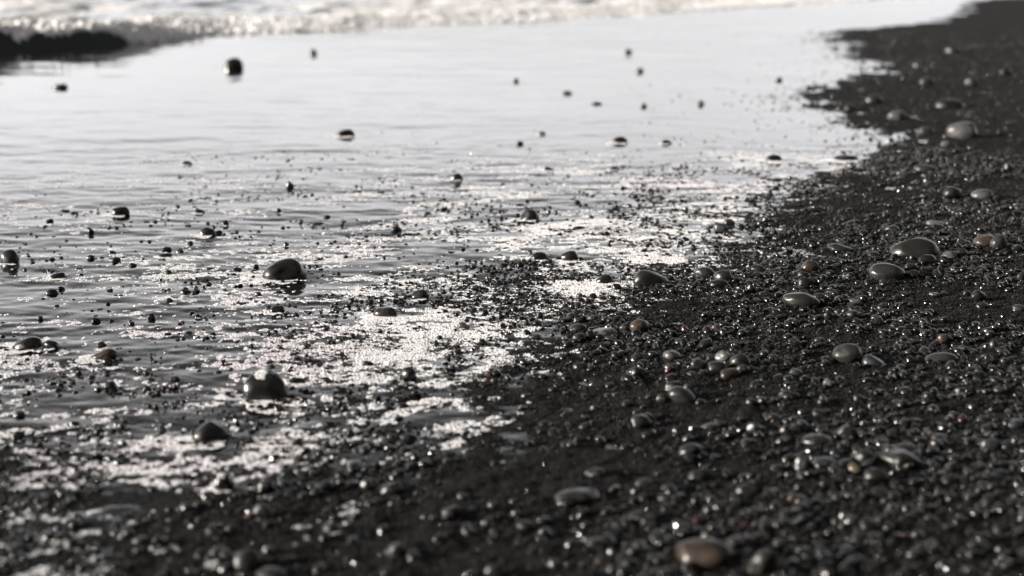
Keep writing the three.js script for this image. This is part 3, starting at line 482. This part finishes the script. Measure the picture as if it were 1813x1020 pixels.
named(new THREE.Mesh(sheet(sandRows, 860, (d) => Math.max(0.75, 0.46 * d + 0.3), sandHeight), sandMaterial), 'beach_sand', 'black volcanic sand of the beach', 'sand', 'structure');

// ---------- thin wash of water running up the sand ----------
const washMaterial = new THREE.MeshPhysicalMaterial({ color: lin(0.9, 0.92, 0.93), roughness: 0.06, ior: 1.33, transmission: 1, thickness: 0 });
const washRows = rowsFrom([[-3, 0.9, 8], [0.9, 3.2, 420], [3.2, 10, 240], [10, 16, 10]]);
named(new THREE.Mesh(sheet(washRows, 520, (d) => Math.max(0.75, 0.46 * d + 0.3), waterHeight, (x, z) => shore(x, z) < 0.3 && seaward(x, z) < 0.4 && x > -9 && x < 12), washMaterial),
  'wash_water', 'thin sheet of glossy water washing up the sand', 'water', 'structure');

// ---------- sea with the small breaker ----------
function waveHeight(x, z) {
  const w = seaward(x, z), tall = 1 - sstep(-1.85, -1.15, x), A = (0.012 + 0.072 * tall) * (1 + 0.25 * noise2(x * 3.1, 1.7, 31) + 0.25 * noise2(x * 9, 5.7, 32));
  if (w < 0) return w * 0.8 - 0.004;
  const rise = mixf(0.3, 0.075, tall);
  let y = A * Math.sqrt(Math.min(1, w / rise)) * sstep(-0.02, 0.05, w) * (1 - 0.6 * sstep(0.1, 0.7, w));
  const rough = sstep(0.03, 0.35, w);
  y += rough * (0.022 * fbm(x * 4, z * 3.2, 3, 33) + 0.03 * Math.max(0, noise2(x * 0.7 + z * 0.5, z * 1.1 - x * 0.6, 36)));
  return y + (w > 12 ? 0.08 * noise2(x * 0.2, z * 0.35, 37) : 0);
}
function foamCover(x, z) {
  const w = seaward(x, z);
  if (w < -0.01) return 0;
  const bare = 0.86 * (1 - sstep(-1.95, -1.3, x)) + 0.3 * noise2(x * 6, 2.2, 51) + 0.15 * noise2(x * 19, z * 9, 56);
  const front = x < -1.45 && w < 0.085 && w / 0.075 < bare * bare * 1.6 && bare > 0 ? 1 : 0;   // bare dark face of the wave
  const n = fbm(x * 2.6 + z * 1.4, z * 2.2 - x * 0.9, 4, 52);
  const thick = 0.55 * (1 - sstep(0.25, 0.95, w)) + 0.2 * (1 - sstep(2, 8, w));
  return n + thick - 0.06 - 0.12 * sstep(0.3, 0.8, w) - front * 2 - 0.5 * sstep(6, 30, w);
}
const seaRows = rowsFrom([[2, 4.3, 10], [4.3, 9.5, 260], [9.5, 16, 60], [16, 900, 60]]);
const seaReach = (d) => Math.max(1, 0.48 * d + 0.4);
const seaKeep = (x, z) => seaward(x, z) > -0.06 && (z < -3.5 || x < -3);
named(new THREE.Mesh(sheet(seaRows, 420, seaReach, waveHeight, (x, z) => seaKeep(x, z) && foamCover(x, z) <= 0), new THREE.MeshPhysicalMaterial({ color: lin(0.028, 0.032, 0.034), roughness: 0.12, ior: 1.33 })),
  'sea', 'grey-green sea water behind the breaking wave', 'sea', 'structure');
named(new THREE.Mesh(sheet(seaRows, 420, seaReach, (x, z) => waveHeight(x, z) + 0.006 * fbm(x * 22, z * 22, 2, 61), (x, z) => seaKeep(x, z) && foamCover(x, z) > 0), new THREE.MeshStandardMaterial({ color: lin(0.64, 0.64, 0.65), roughness: 0.8 })),
  'surf_foam', 'white churned foam of the small wave breaking on the beach', 'foam', 'stuff');

{
  const lump = new THREE.IcosahedronGeometry(1, 2), r = rng(55), M = new THREE.Matrix4(), Q = new THREE.Quaternion(), list = [];
  for (let n = 0; n < 60000 && list.length < 9000; n++) {
    const x = -3.4 + 6.4 * r(), z = -4.4 - 5.2 * r(), w = seaward(x, z);
    if (w < 0.004 || w > 0.9 || foamCover(x, z) < 0.08 || r() < sstep(0.1, 0.9, w)) continue;
    const R = (0.005 + 0.014 * r() ** 2) * (1 - 0.6 * sstep(-1.8, -0.8, x));
    Q.setFromEuler(new THREE.Euler(r() * 6, r() * 6, r() * 6));
    list.push(new THREE.Matrix4().compose(new THREE.Vector3(x, Math.max(0, waveHeight(x, z)) + R * 0.2, z), Q, new THREE.Vector3(R, R * 0.75, R * 0.9)));
  }
  const m = new THREE.InstancedMesh(lump, new THREE.MeshStandardMaterial({ color: lin(0.64, 0.64, 0.65), roughness: 0.8 }), list.length);
  list.forEach((A, i) => m.setMatrixAt(i, A));
  named(m, 'surf_froth', 'clots of white froth tumbling down the face of the small wave', 'foam', 'stuff');
}

// ---------- dark bluff that closes the beach on the land side, behind and beside the camera ----------
{
  const n = 120, m = 14, pos = [], index = [];
  for (let i = 0; i <= n; i++) for (let j = 0; j <= m; j++) {
    const a = mixf(-0.5, 2.35, i / n), up = j / m, R = 13 + 2.5 * fbm(i * 0.09, 3, 3, 101) + 1.3 * fbm(i * 0.2, j * 0.5, 3, 103) + 4 * up;
    const high = (9 + 2.2 * fbm(i * 0.08, 8, 3, 102)) * sstep(0, 0.12, i / n) * sstep(0, 0.1, 1 - i / n);
    pos.push(Math.cos(a) * R + 2, -0.3 + high * up, Math.sin(a) * R - 3);
  }
  for (let i = 0; i < n; i++) for (let j = 0; j < m; j++) { const q = i * (m + 1) + j; index.push(q, q + 1, q + m + 1, q + 1, q + m + 2, q + m + 1); }
  const g = new THREE.BufferGeometry();
  g.setAttribute('position', new THREE.Float32BufferAttribute(pos, 3)); g.setIndex(index); g.computeVertexNormals();
  named(new THREE.Mesh(g, new THREE.MeshStandardMaterial({ color: lin(0.05, 0.046, 0.042), roughness: 0.95 })), 'sea_bluff', 'dark rocky bluff on the land side of the beach', 'bluff', 'structure');
}

// ---------- stones ----------
function stoneForm(detail, seed, form, lump = 1) {
  const r = rng(seed), g0 = new THREE.IcosahedronGeometry(1, detail);
  g0.deleteAttribute('uv'); g0.deleteAttribute('normal');
  const g = mergeVertices(g0, 1e-5), p = g.attributes.position, v = new THREE.Vector3();
  const e = form === 'f' ? 2.6 : 2.0 + 0.2 * r(), ox = r() * 50, oy = r() * 50, oz = r() * 50, cuts = [];
  const taper = form === 't' ? -0.5 : form === 'T' ? 0.4 : (r() - 0.5) * 0.36;
  for (let k = 0; k < 3; k++) cuts.push([new THREE.Vector3(r() - 0.5, (r() - 0.5) * (form === 'w' ? 0.4 : 0.9), r() - 0.5).normalize(), 0.76 + 0.24 * r()]);
  if (form === 'w') cuts.push([new THREE.Vector3(0.05, 1, 0).normalize(), 0.72]);
  for (let i = 0; i < p.count; i++) {
    v.fromBufferAttribute(p, i);
    v.multiplyScalar((Math.abs(v.x) ** e + Math.abs(v.y) ** e + Math.abs(v.z) ** e) ** (-1 / e));
    for (const [n, t] of cuts) { const over = v.dot(n) - t; if (over > 0) v.addScaledVector(n, -over * (over / (over + 0.12)) * 0.9); }
    v.multiplyScalar(1 + lump * (0.11 * noise3(v.x * 1.1 + ox, v.y * 1.1 + oy, v.z * 1.1 + oz) + 0.035 * noise3(v.x * 2.7 + oy, v.y * 2.7 + oz, v.z * 2.7 + ox)));
    if (form === 'k') { v.z *= 0.35 + 0.65 * Math.max(0, 1 - Math.abs(v.x)) + 0.2; v.y *= 1.05 - 0.35 * Math.abs(v.x); }
    v.y *= 1 + taper * v.x; v.z *= 1 + taper * 0.4 * v.x;
    p.setXYZ(i, v.x, v.y, v.z);
  }
  return g;
}
const TONES = { k: [0.006, 0.0058, 0.0058], c: [0.009, 0.0087, 0.0086], g: [0.0155, 0.0148, 0.0143], l: [0.062, 0.06, 0.06], b: [0.028, 0.021, 0.017], r: [0.048, 0.029, 0.025], o: [0.02, 0.0145, 0.0115], u: [0.0155, 0.0172, 0.02], y: [0.3, 0.24, 0.1] };
const skin = (() => {                                     // fine pits and grain of water-worn basalt
  const n = 512, d = new Uint8Array(n * n * 4), r = rng(8), h = new Float32Array(n * n);
  for (let k = 0; k < 2600; k++) {
    const cx = r() * n, cy = r() * n, R = 1.5 + 7 * r() ** 4, deep = 0.1 + 0.35 * r();
    for (let y = Math.floor(cy - R); y <= cy + R; y++) for (let x = Math.floor(cx - R); x <= cx + R; x++) { const q = ((x - cx) ** 2 + (y - cy) ** 2) / (R * R); if (q < 1) h[((y + n) % n) * n + ((x + n) % n)] -= deep * (1 - q); }
  }
  for (let i = 0; i < n * n; i++) { const v = Math.max(0, Math.min(1, 0.75 + h[i] + 0.16 * (r() - 0.5))) * 255; d[i * 4] = d[i * 4 + 1] = d[i * 4 + 2] = v; d[i * 4 + 3] = 255; }
  const t = new THREE.DataTexture(d, n, n);
  t.wrapS = t.wrapT = THREE.RepeatWrapping; t.magFilter = t.minFilter = THREE.LinearFilter; t.repeat.set(9, 9); t.needsUpdate = true;
  return t;
})();
const wetStone = new THREE.MeshPhysicalMaterial({ color: 0xffffff, vertexColors: true, roughness: 0.25, ior: 1.5, bumpMap: skin, bumpScale: 0.00012 });
const dampStone = new THREE.MeshPhysicalMaterial({ color: 0xffffff, vertexColors: true, roughness: 0.34, ior: 1.5, bumpMap: skin, bumpScale: 0.0002 });
const spots = [];                                       // where pebbles stand, for the gravel and the foam
PEBBLES.forEach(([x, z, a, b, c, k, tilt, tone, form, label], n) => {
  const r = rng(900 + n * 17), large = a > 0.011;
  const g = stoneForm(large ? 13 : 6, 300 + n * 7, form, form === 'd' ? 0.5 : large ? 0.9 : 1.7), p = g.attributes.position, col = new Float32Array(p.count * 3);
  const turn = new THREE.Euler((r() - 0.5) * 0.2, (r() - 0.5) * 0.7, -tilt * Math.PI / 180, 'YZX'), rot = new THREE.Matrix4().makeRotationFromEuler(turn);
  const uv = new Float32Array(p.count * 2), base = TONES[tone], lift = 0.8 + 0.5 * r(), o = r() * 90;
  for (let i = 0; i < p.count; i++) {
    const X = p.getX(i), Y = p.getY(i), Z = p.getZ(i);
    let m = lift * (1 + (tone === 'o' ? 0.75 : 0.45) * noise3(X * 1.7 + o, Y * 1.7, Z * 1.7) + 0.22 * noise3(X * 9 + o, Y * 9, Z * 9));
    if (label.includes('pale vein')) { const s = Math.abs(X * 0.8 - Z * 0.5 + Y * 0.2 - 0.32 + 0.1 * noise3(X * 3, Y * 3, Z * 3)); m *= 1 + 5 * (1 - sstep(0.04, 0.12, s)); }
    if (label.includes('speckled') || label.includes('rough')) m *= 1 + 0.6 * Math.max(0, noise3(X * 16, Y * 16, Z * 16 + o));
    for (let ch = 0; ch < 3; ch++) col[i * 3 + ch] = base[ch] * m;
    const s = label.includes('rough') ? 1 + 0.03 * noise3(X * 11, Y * 11, Z * 11 + o) : 1;
    p.setXYZ(i, X * a * s, Y * b * s, Z * c * s);
    uv[i * 2] = X * a + 0.6 * Y * b + o; uv[i * 2 + 1] = Z * c - 0.7 * Y * b;
  }
  g.setAttribute('uv', new THREE.BufferAttribute(uv, 2));
  g.setAttribute('color', new THREE.BufferAttribute(col, 3));
  g.applyMatrix4(rot);
  g.computeVertexNormals();
  const wet = shore(x, z) < -0.02, y = topOf(x, z) + k * b;
  const mesh = named(new THREE.Mesh(g, wet ? wetStone : dampStone), n ? 'pebble_' + String(n).padStart(3, '0') : 'pebble', label, 'pebble', null, wet ? 'pebbles standing in the wash' : 'pebbles on the black gravel');
  mesh.position.set(x, y, z);
  spots.push({ x, z, a, b, c, wet, y, label, g });
});

// ---------- fine gravel, too many grains to count ----------
const near = new Map();                                  // pebbles by 10 cm square
for (const s of spots) for (let i = -1; i <= 1; i++) for (let j = -1; j <= 1; j++) { const key = (Math.floor(s.x * 10) + i) + ',' + (Math.floor(s.z * 10) + j); if (!near.has(key)) near.set(key, []); near.get(key).push(s); }
const pebblesNear = (x, z) => near.get(Math.floor(x * 10) + ',' + Math.floor(z * 10)) ?? [];
function gravelShare(x, z, coarse) {                      // coarse: 0 sand-sized grains, 1 small stones
  const q = shore(x, z), d = Math.hypot(x, z);
  if (q > 0) return mixf(0.75, sstep(-0.5, 0.5, fbm(x * 5, z * 5, 3, 71)), coarse) * (1 - 0.85 * sstep(2.7, 4, d));
  const edge = Math.exp(q / mixf(0.22, 0.1, sstep(2.2, 4, d))), calm = sstep(2.0, 3.4, d + 0.4 * noise2(x * 2, z * 2, 73));
  return (mixf(0.36, 0.24, sstep(2.4, 3.4, d)) * edge + 0.2 * (1 - calm) + 0.007) * sstep(-0.35, 0.4, fbm(x * 9, z * 12, 3, 74) + 0.1);
}
const gravelMaterials = [
  new THREE.MeshPhysicalMaterial({ color: 0xffffff, roughness: 0.17, ior: 1.5, flatShading: true }),       // wet, glinting
  new THREE.MeshPhysicalMaterial({ color: 0xffffff, roughness: 0.6, ior: 1.5, specularIntensity: 0.3, flatShading: true }),   // drained, dull
  new THREE.MeshPhysicalMaterial({ color: 0xffffff, roughness: 0.18, ior: 1.5 }),
];
const forms = [], lists = [];
for (let k = 0; k < 6; k++) { const g = stoneForm([0, 1, 1, 1, 3, 3][k], 40 + k, 'n', k < 3 ? 2.4 : 1.6); g.computeVertexNormals(); forms.push(g); lists.push({ m: [], c: [] }); }
{
  const r = rng(77), M = new THREE.Matrix4(), Q = new THREE.Quaternion(), E = new THREE.Euler(), at = new THREE.Vector3(), size = new THREE.Vector3();
  for (let n = 0; n < 1560000; n++) {
    const d = 0.95 * (6.4 / 0.95) ** r(), x = (r() * 2 - 1) * (0.42 * d + 0.33), z = -d, u = r();
    const wet = shore(x, z) < -0.04, R = Math.min((0.00026 + 0.00019 * d) * u ** (wet ? -0.46 : -0.44) * (wet ? 1.2 : 1), wet ? 0.0036 : 0.0054);
    if (r() > gravelShare(x, z, sstep(0.0004, 0.0009, R / d))) continue;
    let free = true;
    for (const s of pebblesNear(x, z)) if (((x - s.x) / (s.a * 0.92)) ** 2 + ((z - s.z) / (s.c * 0.92)) ** 2 < 1) { free = false; break; }
    if (!free) continue;
    const pick = r(), k = R > 0.0026 ? 4 + Math.floor(pick * 2) : pick < 0.14 ? 0 : pick < 0.5 ? 1 : pick < 0.86 ? 2 : 3;
    E.set((r() - 0.5) * 1.2, r() * 6.3, (r() - 0.5) * 1.2); Q.setFromEuler(E);
    const flat = 0.5 + 0.4 * r(), wide = 0.7 + 0.3 * r();
    M.compose(at.set(x, sandHeight(x, z) + R * flat * (0.1 + 0.6 * r()), z), Q, size.set(R * 1.15, R * flat, R * wide * 1.15));
    const t = r(), c = 0.005 + 0.011 * r() * r();
    const tint = t < 0.008 ? [3.5, 1.5, 1.2] : t < 0.025 ? [2.2, 1.6, 1.25] : t < 0.029 ? [5, 4.4, 2.8] : t < 0.1 ? [2.2, 2.2, 2.25] : [1, 0.96, 0.94];
    lists[k].m.push(...M.elements); lists[k].c.push(c * tint[0], c * tint[1], c * tint[2]);
  }
}
const gravel = named(new THREE.Group(), 'beach_gravel', 'fine black gravel strewn over the sand and the edge of the wash', 'gravel', 'stuff');
forms.forEach((g, k) => {
  const m = new THREE.InstancedMesh(g, gravelMaterials[[0, 1, 1, 0, 2, 2][k]], lists[k].c.length / 3);
  m.instanceMatrix.array.set(lists[k].m);
  m.instanceColor = new THREE.InstancedBufferAttribute(new Float32Array(lists[k].c), 3);
  m.name = 'loose_grains'; m.userData.kind = 'stuff'; m.castShadow = m.receiveShadow = true;
  gravel.add(m);
});

// ---------- bubbles of sea foam left by the wash ----------
function foamShare(x, z) {
  const q = shore(x, z), d = Math.hypot(x, z);
  if (q > 0.12 || q < -1.6) return 0;
  const zone = 0.5 * Math.exp(-(((q + 0.08) / 0.16) ** 2)) + 0.5 * sstep(-1.5, -0.3, q) * (q < 0.02 ? 1 : 0);
  const n = 0.6 * fbm(x * 7, z * 7, 2, 81) + 0.7 * fbm(x * 14, z * 36 + x * 6, 2, 84) + 0.3 * noise2(x * 55, z * 90, 88) + 0.4 * noise2(x * 170, z * 170, 87);
  return sstep(0.4, 0.56, n + 0.48 * Math.min(1, zone) - 0.12 * sstep(1.9, 2.6, d)) * (1 - sstep(2.3, 3.3, d));
}
{
  const bubble = stoneForm(1, 3, 'n', 0.5); bubble.computeVertexNormals();
  const r = rng(123), M = new THREE.Matrix4(), Q = new THREE.Quaternion(), list = [];
  const put = (x, z, y, R, pink) => { M.compose(new THREE.Vector3(x, y, z), Q, new THREE.Vector3(R, R * 0.45, R)); const w = 0.76 + 0.16 * r(); list.push([M.clone(), lin(w, w * (1 - 0.09 * pink), w * (1.03 - 0.03 * pink))]); };
  for (let n = 0; n < 3300000; n++) {
    const d = Math.sqrt(mixf(0.95 ** 2, 3.3 ** 2, r())), x = (r() * 2 - 1) * (0.4 * d + 0.25), z = -d;
    if (r() > foamShare(x, z)) continue;
    const R = 0.0005 + 0.0008 * r() ** 3, pink = 0.6 * Math.max(0, noise2(x * 3, z * 3, 91) + 0.1);
    put(x, z, topOf(x, z) + R * 0.1, R, pink);
  }
  for (const s of spots) {                               // froth caught against the seaward side of standing pebbles
    if (!s.wet || s.a < 0.009 || -s.z > 3.4) continue;
    const count = Math.round(s.a * s.a * (s.a > 0.013 ? 11e6 : 6e6));
    for (let n = 0; n < count; n++) {
      const a = Math.PI * (0.3 + 1.05 * r()), far = (0.26 + (s.a > 0.013 ? 1.5 : 0.8) * Math.max(0, Math.sin(a - 0.55))) * (0.7 + 0.75 * noise2(Math.cos(a) * 2.5 + s.x * 90, Math.sin(a) * 2.5 + s.z * 90, 95)), out = 0.97 + Math.max(0.03, far) * r();
      const x = s.x + Math.cos(a) * s.a * out, z = s.z + Math.sin(a) * (s.c * out + 0.002 * r()), R = 0.0004 + 0.0008 * r() ** 3;
      put(x, z, topOf(x, z) + R * 0.1, R, 0.1);
    }
    if (s.label.includes('cap of foam') || s.label.includes('foam fleck')) {   // froth left lying on the crown
      const p = s.g.attributes.position, nn = s.g.attributes.normal;
      for (let i = 0; i < p.count; i++) {
        const ex = p.getX(i) / s.a + 0.15, ez = p.getZ(i) / s.c - 0.1;
        if (nn.getY(i) < 0.3 || ex * ex / 0.065 + ez * ez / 0.2 > 1 + 0.5 * noise2(ex * 9, ez * 9, 97)) continue;
        for (let n = 0; n < 4; n++) put(s.x + p.getX(i) + (r() - 0.5) * 0.0026, s.z + p.getZ(i) + (r() - 0.5) * 0.0026, s.y + p.getY(i) - 0.0001, 0.0005 + 0.0005 * r(), 0);
      }
    }
  }
  const m = new THREE.InstancedMesh(bubble, new THREE.MeshPhysicalMaterial({ color: 0xffffff, roughness: 0.35 }), list.length);
  list.forEach(([A, c], i) => { m.setMatrixAt(i, A); m.setColorAt(i, c); });
  named(m, 'sea_foam', 'patches of white bubbly foam left on the shallow wash', 'foam', 'stuff');
  console.log('gravel', lists.map((l) => l.c.length / 3).join(' '), 'bubbles', list.length);
}

renderer.render(scene, camera);
